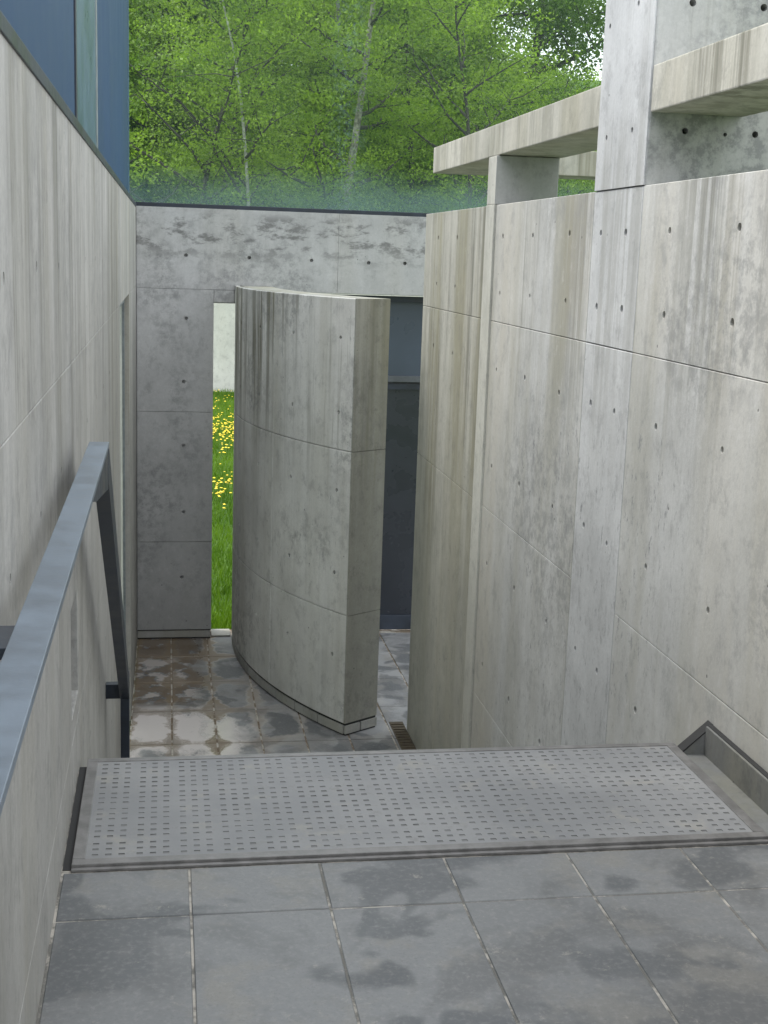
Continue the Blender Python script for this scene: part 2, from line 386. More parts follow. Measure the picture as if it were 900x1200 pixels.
def prism(name, pts, axis, a, b, mat, parent=None, bevel=0.0):
    """2D outline extruded along axis from a to b; pts are the other two coordinates in xyz order"""
    def p(q, t):
        return {0: (t, q[0], q[1]), 1: (q[0], t, q[1]), 2: (q[0], q[1], t)}[axis]
    bm = bmesh.new()
    A = [bm.verts.new(p(q, a)) for q in pts]; B = [bm.verts.new(p(q, b)) for q in pts]
    bm.faces.new(A); bm.faces.new(B[::-1]); k = len(pts)
    for i in range(k): bm.faces.new((A[i], B[i], B[(i + 1) % k], A[(i + 1) % k]))
    bmesh.ops.recalc_face_normals(bm, faces=bm.faces)
    if bevel: bmesh.ops.bevel(bm, geom=list(bm.edges), offset=bevel, segments=2, profile=0.6, affect='EDGES')
    me = bpy.data.meshes.new(name); bm.to_mesh(me); bm.free(); me.materials.append(mat)
    return link(name, me, parent)
def cut_holes(o, cutters):
    """drill the formwork tie holes (cutters: list of (point, axis vector, radius, depth))"""
    if not cutters: return
    bm = bmesh.new()
    for p, ax, r, dep in cutters:
        rot = Vector(ax).to_track_quat('Z', 'Y').to_matrix().to_4x4()
        bmesh.ops.create_cone(bm, cap_ends=True, segments=12, radius1=r, radius2=r, depth=dep * 2, matrix=Matrix.Translation(p) @ rot)
    me = bpy.data.meshes.new('cutter'); bm.to_mesh(me); bm.free()
    c = bpy.data.objects.new('cutter', me); C.objects.link(c)
    m = o.modifiers.new('holes', 'BOOLEAN'); m.operation = 'DIFFERENCE'; m.solver = 'EXACT'; m.object = c
    bpy.context.view_layer.update()
    dg = bpy.context.evaluated_depsgraph_get()
    new = bpy.data.meshes.new_from_object(o.evaluated_get(dg))
    o.modifiers.clear(); old = o.data; o.data = new
    bpy.data.objects.remove(c); bpy.data.meshes.remove(old); bpy.data.meshes.remove(me)

def panel(name, frame, u0, u1, z0, z1, mat, parent, holes=(), gap=0.0015, ch=0.002, t=0.05, proud=0.0, nu=1):
    """formwork-cast concrete panel with chamfered edges; frame(u, z, d) -> world, d = depth into the wall"""
    u0 += gap; u1 -= gap; z0 += gap; z1 -= gap
    bm = bmesh.new()
    def ring(i, d):
        pts = []
        us = [u0 + i + (u1 - u0 - 2 * i) * k / nu for k in range(nu + 1)]
        for u in us: pts.append((u, z0 + i))
        for u in us[::-1]: pts.append((u, z1 - i))
        return [bm.verts.new(frame(u, z, d)) for u, z in pts]
    a, b, c = ring(ch, -proud), ring(0, ch - proud), ring(0, t)
    n = len(a)
    for p, q in ((a, b), (b, c)):
        for i in range(n): bm.faces.new((p[i], q[i], q[(i + 1) % n], p[(i + 1) % n]))
    for k in range(nu):
        bm.faces.new((a[k], a[k + 1], a[n - 2 - k], a[n - 1 - k]))
        bm.faces.new((c[k], c[k + 1], c[n - 2 - k], c[n - 1 - k]))
    bmesh.ops.recalc_face_normals(bm, faces=bm.faces)
    me = bpy.data.meshes.new(name); bm.to_mesh(me); bm.free(); me.materials.append(mat)
    o = link(name, me, parent)
    cs = []
    for hu, hz, r in holes:
        if u0 + 0.03 < hu < u1 - 0.03 and z0 + 0.03 < hz < z1 - 0.03:
            p0 = Vector(frame(hu, hz, 0)); ax = Vector(frame(hu, hz, 1)) - p0
            cs.append((p0, ax.normalized(), r, 0.042))
    if parent is None: pass
    cut_holes(o, cs)
    return o

# ================================================================== SETTING: ground and hillside
def hill(x, y):
    r = max(0.0, y - 36)
    return LOW - 0.07 + 0.000 + 13 * (1 - math.exp(-(r / 38) ** 1.6)) + 30 * (1 - math.exp(-(max(0, y - 90) / 130) ** 2)) \
        + (0.6 * math.sin(x * 0.09 + 1) + 0.4 * math.sin(x * 0.23 + y * 0.1)) * min(1, r / 15)
xs = sorted(set([-400, -300, -200, -150, -120] + list(range(-100, 101, 5)) + [120, 150, 200, 300, 400]))
ys = sorted(set([-200, -100, -50, -20] + list(range(0, 141, 4)) + [160, 200, 260, 350, 450]))
vs = [(x, y, hill(x, y)) for y in ys for x in xs]
nx = len(xs)
fs = [(j * nx + i, j * nx + i + 1, (j + 1) * nx + i + 1, (j + 1) * nx + i) for j in range(len(ys) - 1) for i in range(nx - 1)]
structure(mesh('grass_ground', vs, fs, M['ground'], smooth=True))

# ------------------------------------------------------------------ lower court floor
XL, XR, YB = -0.245, 1.63, 10.69
fl = structure(boxes('lower_court_floor', [(XL, 4.2, 4.0, 10.97, LOW - 0.06, LOW - 0.006)], M['grout_low']))
def tile_mesh(w, l, t, ch, mat):
    bm = bmesh.new()
    a = [bm.verts.new(p) for p in ((ch, ch, 0), (w - ch, ch, 0), (w - ch, l - ch, 0), (ch, l - ch, 0))]
    b = [bm.verts.new(p) for p in ((0, 0, -ch), (w, 0, -ch), (w, l, -ch), (0, l, -ch))]
    c = [bm.verts.new(p) for p in ((0, 0, -t), (w, 0, -t), (w, l, -t), (0, l, -t))]
    bm.faces.new(a)
    for p, q in ((b, a), (c, b)):
        for i in range(4): bm.faces.new((p[i], p[(i + 1) % 4], q[(i + 1) % 4], q[i]))
    me = bpy.data.meshes.new('floor_tile'); bm.to_mesh(me); bm.free(); me.materials.append(mat)
    return me
def lay_tiles(parent, x_joints, y_joints, z, mat, gap):
    cache = {}
    for i in range(len(x_joints) - 1):
        for j in range(len(y_joints) - 1):
            x0, x1 = x_joints[i] + gap / 2, x_joints[i + 1] - gap / 2
            y0, y1 = y_joints[j] + gap / 2, y_joints[j + 1] - gap / 2
            key = (round(x1 - x0, 3), round(y1 - y0, 3))
            if key not in cache: cache[key] = tile_mesh(x1 - x0, y1 - y0, 0.02, 0.002, mat)
            o = link('floor_tile', cache[key], parent)
            o.location = (x0 + random.uniform(-1, 1) * 0.0008, y0 + random.uniform(-1, 1) * 0.0008, z + random.uniform(-0.0006, 0.0006))
            o.rotation_euler = (random.uniform(-1, 1) * 0.0012, random.uniform(-1, 1) * 0.002, 0)
xj = [XL + 0.004] + [0.035 + 0.295 * k for k in range(0, 14)]
yj = [8.29 + 0.635 * k for k in range(-5, 4)] + [10.80]
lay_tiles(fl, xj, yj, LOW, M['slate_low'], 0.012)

# ------------------------------------------------------------------ upper landing
ld = structure(boxes('landing_floor', [(XL - 0.1, XR + 0.0, -4.0, 3.60, LAND - 0.35, LAND - 0.0022)], M['grout']))
xj = [XL + 0.004, 0.0537, 0.365, 0.672, 0.984, 1.285, 1.60]
yj = [2.716 - 0.614 * k for k in range(0, 11)][::-1]
lay_tiles(ld, xj, yj + [2.945], LAND, M['slate'], 0.005)
boxes('channel_floor', [(1.537, 1.604, 2.95, 3.60, LAND - 0.0022, LAND - 0.0008)], M['kerb'], ld)

# ------------------------------------------------------------------ hidden stair down
st = thing('concrete_stair', 'concrete stair dropping from the far edge of the metal plate to the lower court', 'stairs', (0.7, 3.6, LOW))
y = 3.603
for i in range(9):
    top = LAND - 0.175 * (i + 1)
    boxes('step', [(XL + 0.003, XR - 0.003, y, y + 0.272, LOW - 0.02, top)], M['plinth'], st, 0.004)
    y += 0.275
# ================================================================== WALLS
# ---- right wall
rw = thing('concrete_wall', 'tall pale concrete wall with rows of tie holes along the right side of the stair', 'wall', (1.7, 3, LOW))
RT = 0.268
boxes('wall_core', [(XR + 0.035, XR + 0.22, -4, 8.40, LOW - 0.05, RT - 0.004)], M['core'], rw)
fr = lambda u, z, d: (XR + d, u, z)
rows = [0.115, -0.165, -0.54, -1.03, -1.54, -2.09, -2.6]
cols = [8.05, 7.5, 6.44, 5.89, 5.34, 4.92, 4.64, 4.22, 3.67, 3.10, 2.55, 2.0, 1.45]
holes = [(c + random.uniform(-.012, .012), r + random.uniform(-.006, .006), random.uniform(0.011, 0.0155)) for c in cols for r in rows
         if not (c > 7 and r < -0.6) and not (r < -2.3 and c > 5.5)]
zs = [LOW, -2.29, -1.27, -0.31, RT]
yj = [-3.9, -2.1, -0.3, 1.5, 2.62, 4.49]
for a, b in zip(yj[:-1], yj[1:]):
    for z0, z1 in zip(zs[:-1], zs[1:]): panel('wall_panel', fr, a, b, z0, z1, M['right'], rw, holes, gap=0.0012)
for z0, z1 in ((LOW, -0.31), (-0.31, RT)):
    p = panel('column_strip', fr, 4.49, 5.03, z0, z1, M['cold'], rw, holes, gap=0.002)
p['label'] = 'cooler paler upright strip of the concrete frame in the wall'
for z0, z1 in zip(zs[:-1], zs[1:]): panel('wall_panel', fr, 5.03, 6.60, z0, z1, M['right'], rw, holes, gap=0.0014)
panel('column_edge', fr, 6.60, 6.775, LOW, RT, M['strip'], rw, gap=0.0, proud=0.012)
for z0, z1 in ((LOW, -1.27), (-1.27, -0.31), (-0.31, RT)): panel('stained_panel', fr, 6.775, 8.45, z0, z1, M['stained'], rw, holes, gap=0.0015)
boxes('wall_end', [(XR + 0.05, XR + 0.22, 8.40, 8.447, LOW - 0.05, RT - 0.004)], M['stained'], rw)

# skirting kerb beside the metal plate
kb = thing('concrete_skirting', 'low grey concrete upstand between the metal plate and the right wall', 'kerb', (1.62, 2.8, LAND))
boxes('upstand', [(1.605, XR - 0.002, -3.9, 3.56, LAND - 0.004, LAND + 0.088)], M['kerb'], kb, 0.003)
prism('end_gusset', [(1.525, LAND - 0.005), (XR - 0.002, LAND - 0.005), (XR - 0.002, LAND + 0.088)], 1, 3.56, 3.60, M['kerb'], kb, 0.002)
boxes('dark_joint', [(1.612, XR - 0.001, -3.9, 3.56, LAND + 0.088, LAND + 0.0905)], M['dark_joint'], kb)  # dark strip drawn in place of the joint's shadow
prism('dark_joint', [(1.52, LAND - 0.004), (1.528, LAND - 0.004), (XR - 0.001, LAND + 0.088), (XR - 0.001, LAND + 0.092)], 1, 3.559, 3.601, M['dark_joint'], kb)  # same joint shadow drawn along the gusset slope

# ---- transverse frame wall rising over the right wall
tw = thing('frame_wall', 'thick grey concrete cross wall rising past the coping beam at upper right', 'wall', (2.5, 4.75, RT))
def box_holes(name, b, mat, parent, hl, bev=0.006):
    o = boxes(name, [b], mat, parent, bev); cut_holes(o, hl); return o
hl = [((x, 4.48, z), (0, 1, 0), 0.0125, 0.05) for x in (1.755, 2.011, 2.45, 2.9, 3.4) for z in (0.874,)]
hl += [((x, 4.48, z), (0, 1, 0), 0.0115, 0.05) for x in (1.761, 2.018, 2.45, 2.9) for z in (0.455,)] + [((1.908, 4.48, 0.45), (0, 1, 0), 0.007, 0.05)]
hl += [((XR, yy, z), (1, 0, 0), 0.011, 0.05) for yy, z in ((4.96, 0.865), (4.66, 0.895), (4.92, 0.46), (4.64, 0.465))]
M['cross'] = concrete('concrete_cross_wall', (0.47, 0.475, 0.465), 0.35, 0.1, 0.75, 0.9, 1.0, 0.1, scuff=0.3)  # darker than the left side: shade of the front put into colour
bm_ = box_holes('wall_body', (XR + 0.001, 3.6, 4.48, 5.03, RT, 1.9), M['cross'], tw, hl)
boxes('pale_face', [(XR - 0.004, XR + 0.0015, 4.486, 5.024, RT + 0.002, 1.89)], M['cold'], tw)
bf = [o for o in tw.children if o.name.startswith('pale_face')][0]
cut_holes(bf, [((XR, yy, z), (1, 0, 0), 0.011, 0.05) for yy, z in ((4.96, 0.865), (4.66, 0.895), (4.92, 0.46), (4.64, 0.465))])

# ---- little column and coping beam
co = tag(boxes('stub_column', [(XR - 0.010, 1.945, 6.602, 6.773, RT + 0.001, 0.508)], M['back'], None, 0.005),
         'short square concrete column standing on the right wall under the beam', 'column')
co.data.materials.append(M['strip'])
for p in co.data.polygons:
    if p.normal.x < -0.5: p.material_index = 1  # left side paler: the light on it is put into the colour
bmz = thing('coping_beam', 'long streaked concrete beam running along above the right wall', 'beam', (1.8, 6, 0.511))
boxes('beam_span', [(XR, 1.968, 5.034, 8.29, 0.511, 0.665)], M['beam'], bmz, 0.005)
boxes('beam_span', [(XR, 1.968, 1.2, 4.476, 0.511, 0.665)], M['beam'], bmz, 0.005)
boxes('return_beam', [(1.972, 5.0, 7.97, 8.285, 0.513, 0.663)], M['beam'], bmz, 0.005)

# ---- left wall
lw = thing('concrete_wall', 'long streaked concrete wall behind the handrail on the left side', 'wall', (-0.3, 3, LOW))
LT = 0.315
boxes('wall_core', [(XL - 0.26, XL - 0.035, -4, 3.35, LOW, LT - 0.004), (XL - 0.26, XL - 0.035, 3.6, 7.03, LOW, LT - 0.004),
                    (XL - 0.26, XL - 0.035, 3.35, 3.6, LOW, -1.22), (XL - 0.26, XL - 0.035, 3.35, 3.6, -0.93, LT - 0.004),
                    (XL - 0.26, XL - 0.12, 3.35, 3.6, -1.22, -0.93),
                    (XL - 0.26, XL - 0.035, 7.03, 8.75, -0.31, LT - 0.004), (XL - 0.26, XL - 0.035, 8.75, 10.95, LOW, LT - 0.004)], M['left'], lw)
fl_ = lambda u, z, d: (XL - d, u, z)
lrows = [-0.05, -0.53, -0.80, -1.55, -2.1, -2.66]
lcols = [10.1, 6.55, 5.75, 5.2, 4.7, 4.15, 3.13, 2.61, 2.09, 1.5, 1.0]
lholes = [(c, r + random.uniform(-.01, .01), random.uniform(0.009, 0.012)) for c in lcols for r in lrows]
lz = [LOW, -2.37, -1.29, -0.30, LT]
lj = [-3.9, -0.3, 3.35, 3.6, 7.03, 8.75, 10.68]
for a, b in zip(lj[:-1], lj[1:]):
    for z0, z1 in zip(lz[:-1], lz[1:]):
        if a == 7.03 and z1 <= -0.29: continue
        if a == 3.35 and z0 < -0.9:
            if z0 == -1.29:
                panel('wall_panel', fl_, a, b, -0.93, z1, M['left'], lw, lholes); panel('wall_panel', fl_, a, b, z0, -1.22, M['left'], lw)
                continue
        panel('wall_panel', fl_, a, b, z0, z1, M['left'], lw, lholes, gap=0.0006, ch=0.0015)
boxes('niche_lining', [(XL - 0.118, XL - 0.05, 3.352, 3.598, -1.218, -0.935)], M['steel_dark'], lw)
# pale frosted side door in the wall opening
dr = thing('side_door', 'narrow frosted pane set in the tall opening near the left back corner', 'door', (XL - 0.1, 7.9, LOW))
boxes('pane', [(XL - 0.055, XL - 0.045, 7.06, 8.72, LOW + 0.03, -0.34)], M['frost'], dr)
boxes('door_frame', [(XL - 0.07, XL - 0.03, 7.031, 7.07, LOW, -0.312), (XL - 0.07, XL - 0.03, 8.71, 8.749, LOW, -0.312), (XL - 0.07, XL - 0.03, 7.07, 8.71, -0.35, -0.312)], M['steel_edge'], dr)

# ---- back wall
bw = thing('concrete_wall', 'mould-blotched concrete back wall with a lintel over the court opening', 'wall', (1.2, YB, LOW))
boxes('wall_core', [(XL - 0.03, 0.355, YB + 0.035, YB + 0.26, LOW - 0.05, -0.42), (XL - 0.03, 3.9, YB + 0.035, YB + 0.26, -0.318, LT - 0.004),
                    (XL - 0.03, 0.535, YB + 0.035, YB + 0.26, -0.42, -0.318), (2.72, 3.9, YB + 0.035, YB + 0.26, LOW - 0.05, -0.318)], M['back'], bw)
fb = lambda u, z, d: (u, YB + d, z)
bh = [(u, z, 0.015) for u, z in ((0.146, -0.545), (0.13, -1.05), (0.129, -1.568), (0.132, -2.119), (0.12, -2.666), (1.139, -0.06), (1.603, -0.064), (0.144, -0.051), (0.641, -0.055), (1.9, -0.06), (2.4, -0.06))]
for u0, u1 in ((XL + 0.002, 1.353), (1.353, 2.9), (2.9, 3.9)): panel('lintel_panel', fb, u0, u1, -0.315, LT, M['back'], bw, bh, gap=0.0007, ch=0.0012)
panel('wall_panel', fb, XL + 0.002, 0.365, -1.295, -0.315, M['back'], bw, bh, gap=0.0014)
panel('wall_panel', fb, XL + 0.002, 0.365, -2.37, -1.295, M['back'], bw, bh, gap=0.0014)
panel('wall_panel', fb, XL + 0.002, 0.365, -3.12, -2.37, M['back'], bw, bh, gap=0.0014)
panel('wall_panel', fb, 0.365, 0.53, -0.415, -0.315, M['back'], bw, gap=0.0015)
for z0, z1 in ((LOW, -2.37), (-2.37, -1.295), (-1.295, -0.315)): panel('wall_panel', fb, 2.72, 3.9, z0, z1, M['back'], bw)
boxes('plinth_block', [(XL + 0.003, 0.36, YB + 0.010, YB + 0.034, LOW + 0.012, -3.130)], M['plinth'], bw, 0.003)
boxes('shadow_gap', [(XL + 0.003, 0.36, YB + 0.018, YB + 0.034, LOW, -3.115)], M['dark_joint'], bw)

# pale stone threshold in the slit
tag(boxes('stone_threshold', [(0.37, 0.528, YB + 0.05, YB + 0.24, LOW + 0.002, LOW + 0.014)], M['plinth'], None, 0.003), 'small pale stone sill at the foot of the grassy slit', 'threshold')

# ---- curved wall
cw = thing('curved_wall', 'freestanding curved concrete wall with a greenish end face in the lower court', 'wall', (1.1, 9, LOW))
CX, CY, CR, CT = 4.39, 10.5, 3.86, 0.295
fc = lambda u, z, d: (CX - (CR - d) * math.cos(R(u)), CY - (CR - d) * math.sin(R(u)), z)
cz = [-3.115, -2.36, -1.26, -0.274]
ch_ = [(th, z + random.uniform(-.006, .006), 0.014) for th in (31.6, 23.3, 14.7, 6.3) for z in (-0.533, -1.02, -1.53, -2.09, -2.66)]
for t0, t1 in ((-9, 2.5), (2.5, 19.0), (19.0, 33.6)):
    for z0, z1 in zip(cz[:-1], cz[1:]):
        # angular panels: gap given in degrees, so pass it small
        bm = bmesh.new(); nu = 14
        g = 0.035; gz = 0.002
        us = [t0 + g + (t1 - t0 - 2 * g) * k / nu for k in range(nu + 1)]
        if t1 > 33: us[-1] = 33.6
        ring = []
        for d, zi, ui in ((0, 0.004, 0.05), (0.004, 0, 0), (0.05, 0, 0)):
            uu = list(us); uu[0] += ui
            uu[-1] -= ui if t1 < 33 else 0
            ring.append([[bm.verts.new(fc(u, zz, d)) for u in uu] for zz in (z0 + gz + zi, z1 - gz - zi)])
        A, B, D = ring
        def loop(r): return r[0] + r[1][::-1]
        for p, q in ((loop(A), loop(B)), (loop(B), loop(D))):
            n_ = len(p)
            for i in range(n_): bm.faces.new((p[i], q[i], q[(i + 1) % n_], p[(i + 1) % n_]))
        for r in (A, D):
            for k in range(nu): bm.faces.new((r[0][k], r[0][k + 1], r[1][k + 1], r[1][k]))
        bmesh.ops.recalc_face_normals(bm, faces=bm.faces)
        me = bpy.data.meshes.new('curved_panel'); bm.to_mesh(me); bm.free(); me.materials.append(M['curve'])
        o = link('curved_panel', me, cw)
        cs = []
        for hu, hz, r in ch_:
            if t0 + 0.6 < hu < t1 - 0.6 and z0 + 0.03 < hz < z1 - 0.03:
                p0 = Vector(fc(hu, hz, 0)); cs.append((p0, (Vector(fc(hu, hz, 1)) - p0).normalized(), r, 0.042))
        cut_holes(o, cs)
# core of the curved wall, and its end face split in the same lifts
def arc_solid(name, t0, t1, d0, d1, z0, z1, mat, parent, nu=24):
    bm = bmesh.new()
    g = [[bm.verts.new(fc(t0 + (t1 - t0) * k / nu, z, d)) for k in range(nu + 1)] for d, z in ((d0, z0), (d1, z0), (d1, z1), (d0, z1))]
    for a in range(4):
        for k in range(nu): bm.faces.new((g[a][k], g[a][k + 1], g[(a + 1) % 4][k + 1], g[(a + 1) % 4][k]))
    bm.faces.new([g[a][0] for a in range(4)]); bm.faces.new([g[a][nu] for a in range(4)])
    bmesh.ops.recalc_face_normals(bm, faces=bm.faces)
    me = bpy.data.meshes.new(name); bm.to_mesh(me); bm.free(); me.materials.append(mat)
    return link(name, me, parent)
arc_solid('wall_core', -9, 33.55, 0.035, CT, -3.112, -0.276, M['curve_end'], cw)  # dark end colour subdues the sunlit top rim: shade put into colour
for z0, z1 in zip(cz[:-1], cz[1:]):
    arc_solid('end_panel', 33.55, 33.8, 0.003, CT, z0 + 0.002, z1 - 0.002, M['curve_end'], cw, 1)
# plinth stones round the foot of the curved wall
t = -1.0
while t < 33.0:
    t1 = min(t + 4.35, 33.6)
    arc_solid('plinth_stone', t + 0.09, t1 - 0.09, 0.0, 0.034, LOW + 0.012, -3.130, M['plinth'], cw, 4)
    t = t1
for d0, d1 in ((0.008, 0.140), (0.152, CT)): arc_solid('plinth_stone', 33.62, 33.85, d0, d1, LOW + 0.012, -3.130, M['plinth'], cw, 1)
arc_solid('shadow_gap', -1, 33.72, 0.012, CT - 0.006, LOW, -3.112, M['dark_joint'], cw)

# ---- door screen beyond the opening
ds = thing('door_screen', 'dark slate-blue metal door with an upper panel in the court opening', 'door', (1.9, 10.9, LOW))
boxes('upper_panel', [(1.05, 2.70, 10.86, 10.89, -0.985, -0.375)], M['door_blue'], ds)
boxes('transom', [(1.05, 2.70, 10.82, 10.90, -1.035, -0.985)], M['transom'], ds, 0.003)
boxes('lower_panel', [(1.05, 2.70, 10.875, 10.90, -3.06, -1.035)], M['door_dark'], ds)
boxes('rail', [(1.05, 2.70, 10.85, 10.90, -1.10, -1.05)], M['steel_dark'], ds)
boxes('bottom_rail', [(1.05, 2.70, 10.845, 10.90, -3.19, -3.06)], M['steel_dark'], ds, 0.003)
boxes('head_rail', [(1.05, 2.70, 10.80, 10.90, -0.375, -0.330)], M['steel_dark'], ds, 0.003)
boxes('door_post', [(1.02, 1.05, 10.82, 10.90, LOW, -0.33)], M['steel_dark'], ds)
boxes('door_post', [(2.70, 2.716, 10.82, 10.90, LOW, -0.33)], M['steel_dark'], ds)

# ---- drain
dg_ = thing('floor_drain', 'brown rusted channel grate in the floor at the foot of the right wall', 'drain', (1.58, 8.3, LOW))
chn = boxes('channel', [(1.53, 1.628, 7.2, 8.60, LOW - 0.004, LOW + 0.003)], M['drain'], dg_)
for k in range(28): boxes('grate_bar', [(1.538, 1.622, 7.215 + k * 0.049, 7.235 + k * 0.049, LOW + 0.003, LOW + 0.008)], M['drain'], chn)

# ================================================================== METAL PLATE ON THE LANDING
pl = thing('perforated_plate', 'wide grey studded metal plate covering the head of the stair', 'floor plate', (0.65, 3.3, LAND))
PX0, PX1, PY0, PY1 = -0.222, 1.535, 2.962, 3.628
PZ = LAND + 0.004
boxes('plate_base', [(PX0, PX1, PY0 - 0.004, PY1, LAND - 0.004, LAND + 0.0)], M['frame_metal'], pl)
FW = 0.030
for b in ((PX0, PX1, PY0, PY0 + FW), (PX0, PX1, PY1 - FW * 0.8, PY1), (PX0, PX0 + FW, PY0 + FW + 0.001, PY1 - FW * 0.8 - 0.001), (PX1 - FW, PX1, PY0 + FW + 0.001, PY1 - FW * 0.8 - 0.001)):
    boxes('edge_strip', [(*b, LAND, LAND + 0.013)], M['frame_metal'], pl, 0.002)
boxes('nosing', [(PX0, PX1, PY0 - 0.014, PY0 - 0.001, LAND - 0.002, LAND + 0.006)], M['frame_metal'], pl, 0.002)
NX, NY = 16, 6
tx = (PX1 - PX0 - 2 * FW) / NX; ty = (PY1 - PY0 - 1.8 * FW) / NY
def mat_tile():
    bm = bmesh.new()
    g = 0.0
    def cuts(L, wd):
        p = (L) / 3.35; m = (L - 2 * p) / 2
        o = [g]
        for k in range(3): c = m + k * p; o += [c - wd / 2, c + wd / 2]
        return o + [L - g]
    xs_ = cuts(tx, 0.0150); ys_ = cuts(ty, 0.0105)
    H = 0.0085
    V = {}
    def v(i, j, z):
        k = (i, j, z)
        if k not in V: V[k] = bm.verts.new((xs_[i], ys_[j], z))
        return V[k]
    for i in range(7):
        for j in range(7):
            lowc = (i % 2 == 1 and j % 2 == 1)
            if not lowc: bm.faces.new((v(i, j, H), v(i + 1, j, H), v(i + 1, j + 1, H), v(i, j + 1, H))).material_index = 0
            else:
                z = H - 0.0016
                bm.faces.new((v(i, j, z), v(i + 1, j, z), v(i + 1, j + 1, z), v(i, j + 1, z))).material_index = 1
                for (a, b) in (((i, j), (i + 1, j)), ((i + 1, j), (i + 1, j + 1)), ((i + 1, j + 1), (i, j + 1)), ((i, j + 1), (i, j))):
                    bm.faces.new((v(*a, H), v(*b, H), v(*b, z), v(*a, z))).material_index = 1
    me = bpy.data.meshes.new('plate_tile'); bm.to_mesh(me); bm.free()
    me.materials.append(M['mat']); me.materials.append(M['slot'])
    return me
mt = mat_tile()
for i in range(NX):
    for j in range(NY):
        o = link('plate_tile', mt, pl); o.location = (PX0 + FW + i * tx - pl.location.x, PY0 + FW + j * ty - pl.location.y, LAND + 0.002 - pl.location.z)
        o.matrix_parent_inverse = Matrix()
boxes('gap_strip', [(XL + 0.002, PX0 - 0.001, PY0, 3.60, LAND - 0.0022, LAND - 0.0006)], M['dark_joint'], pl)

# ================================================================== HANDRAIL
hr = thing('handrail', 'blue-grey flat steel handrail running level then dropping with the stair', 'handrail', (-0.17, 3, LAND))
HX0, HX1, HZ = -0.200, -0.149, -0.500
prism('level_bar', [(HX0, HZ - 0.013), (HX1, HZ - 0.013), (HX1, HZ), (HX0, HZ)], 1, -3.0, 3.46, M['steel_blue'], hr, 0.0015)
prism('sloping_bar', [(3.458, HZ - 0.001), (5.18, -1.715), (5.18, -1.80), (3.43, -0.60)], 0, HX0 + 0.012, HX1 - 0.001, M['steel_dark'], hr, 0.0015)  # darker than the level bar: shade of its underside put into colour
prism('gusset', [(2.70, HZ - 0.0135), (3.457, HZ - 0.0135), (3.43, -0.62), (2.86, -0.545)], 0, HX1 - 0.010, HX1 - 0.002, M['steel_dark'], hr, 0.001)
boxes('post', [(HX0 + 0.014, HX1 - 0.002, 5.181, 5.235, -2.60, -1.70)], M['steel_dark'], hr, 0.002)
boxes('wall_bracket', [(XL + 0.001, HX0 + 0.013, 5.185, 5.225, -1.80, -1.74)], M['steel_dark'], hr, 0.001)
boxes('wall_bracket', [(XL + 0.001, HX0 - 0.0005, 1.66, 1.765, HZ - 0.022, HZ - 0.006)], M['steel_dark'], hr, 0.001)
boxes('wall_bracket', [(XL + 0.001, HX0 - 0.0005, -0.4, -0.3, HZ - 0.022, HZ - 0.006)], M['steel_dark'], hr, 0.001)

# ================================================================== GLASS SCREENS
gs = thing('glass_screen', 'tall clear glass screen with hazed teal foot above the back wall', 'glass screen', (1.5, YB, LT))
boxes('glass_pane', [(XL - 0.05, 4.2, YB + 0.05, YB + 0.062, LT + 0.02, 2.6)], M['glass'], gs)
boxes('sill_channel', [(XL - 0.03, 4.2, YB + 0.001, YB + 0.09, LT - 0.003, LT + 0.030)], M['steel_dark'], gs, 0.002)
boxes('corner_bead', [(XL - 0.062, XL - 0.050, YB + 0.04, YB + 0.07, LT + 0.03, 2.6)], M['panel_light'], gs)
lf = thing('facade_screen', 'dark blue panelled metal screen standing on the left wall', 'facade screen', (XL - 0.1, 5, LT))
boxes('sill_channel', [(XL - 0.09, XL + 0.004, -4, YB - 0.003, LT - 0.010, LT + 0.018)], M['steel_dark'], lf, 0.002)
boxes('sill_trim', [(XL - 0.09, XL - 0.008, -4, YB - 0.003, LT + 0.018, LT + 0.027)], M['steel_edge'], lf, 0.002)
GX = XL - 0.060
for a, b in ((-4, -0.6), (-0.6, 2.2), (2.2, 4.66), (6.07, 10.66)):
    boxes('blue_panel', [(GX - 0.02, GX, a + 0.012, b - 0.012, LT + 0.027, 1.95)], M['panel_blue'], lf)
boxes('light_panel', [(GX - 0.02, GX + 0.003, 4.72, 5.95, LT + 0.027, 1.95)], M['panel_light'], lf)
for y0, y1, m in ((4.652, 4.705, 'steel_dark'), (5.965, 6.05, 'steel_edge'), (10.662, 10.688, 'panel_light'), (2.18, 2.22, 'steel_dark'), (-0.62, -0.58, 'steel_dark')):
    boxes('mullion', [(GX - 0.03, GX + 0.006, y0, y1, LT + 0.027, 1.95)], M[m], lf, 0.001)

# ================================================================== GARDEN: pale wall, grass, dandelions, trees
tag(boxes('garden_wall', [(-14, 16, 31, 31.3, LOW - 0.1, -0.25)], M['pale'], None, 0.01), 'long low pale concrete wall across the lawn seen through the slit', 'wall')

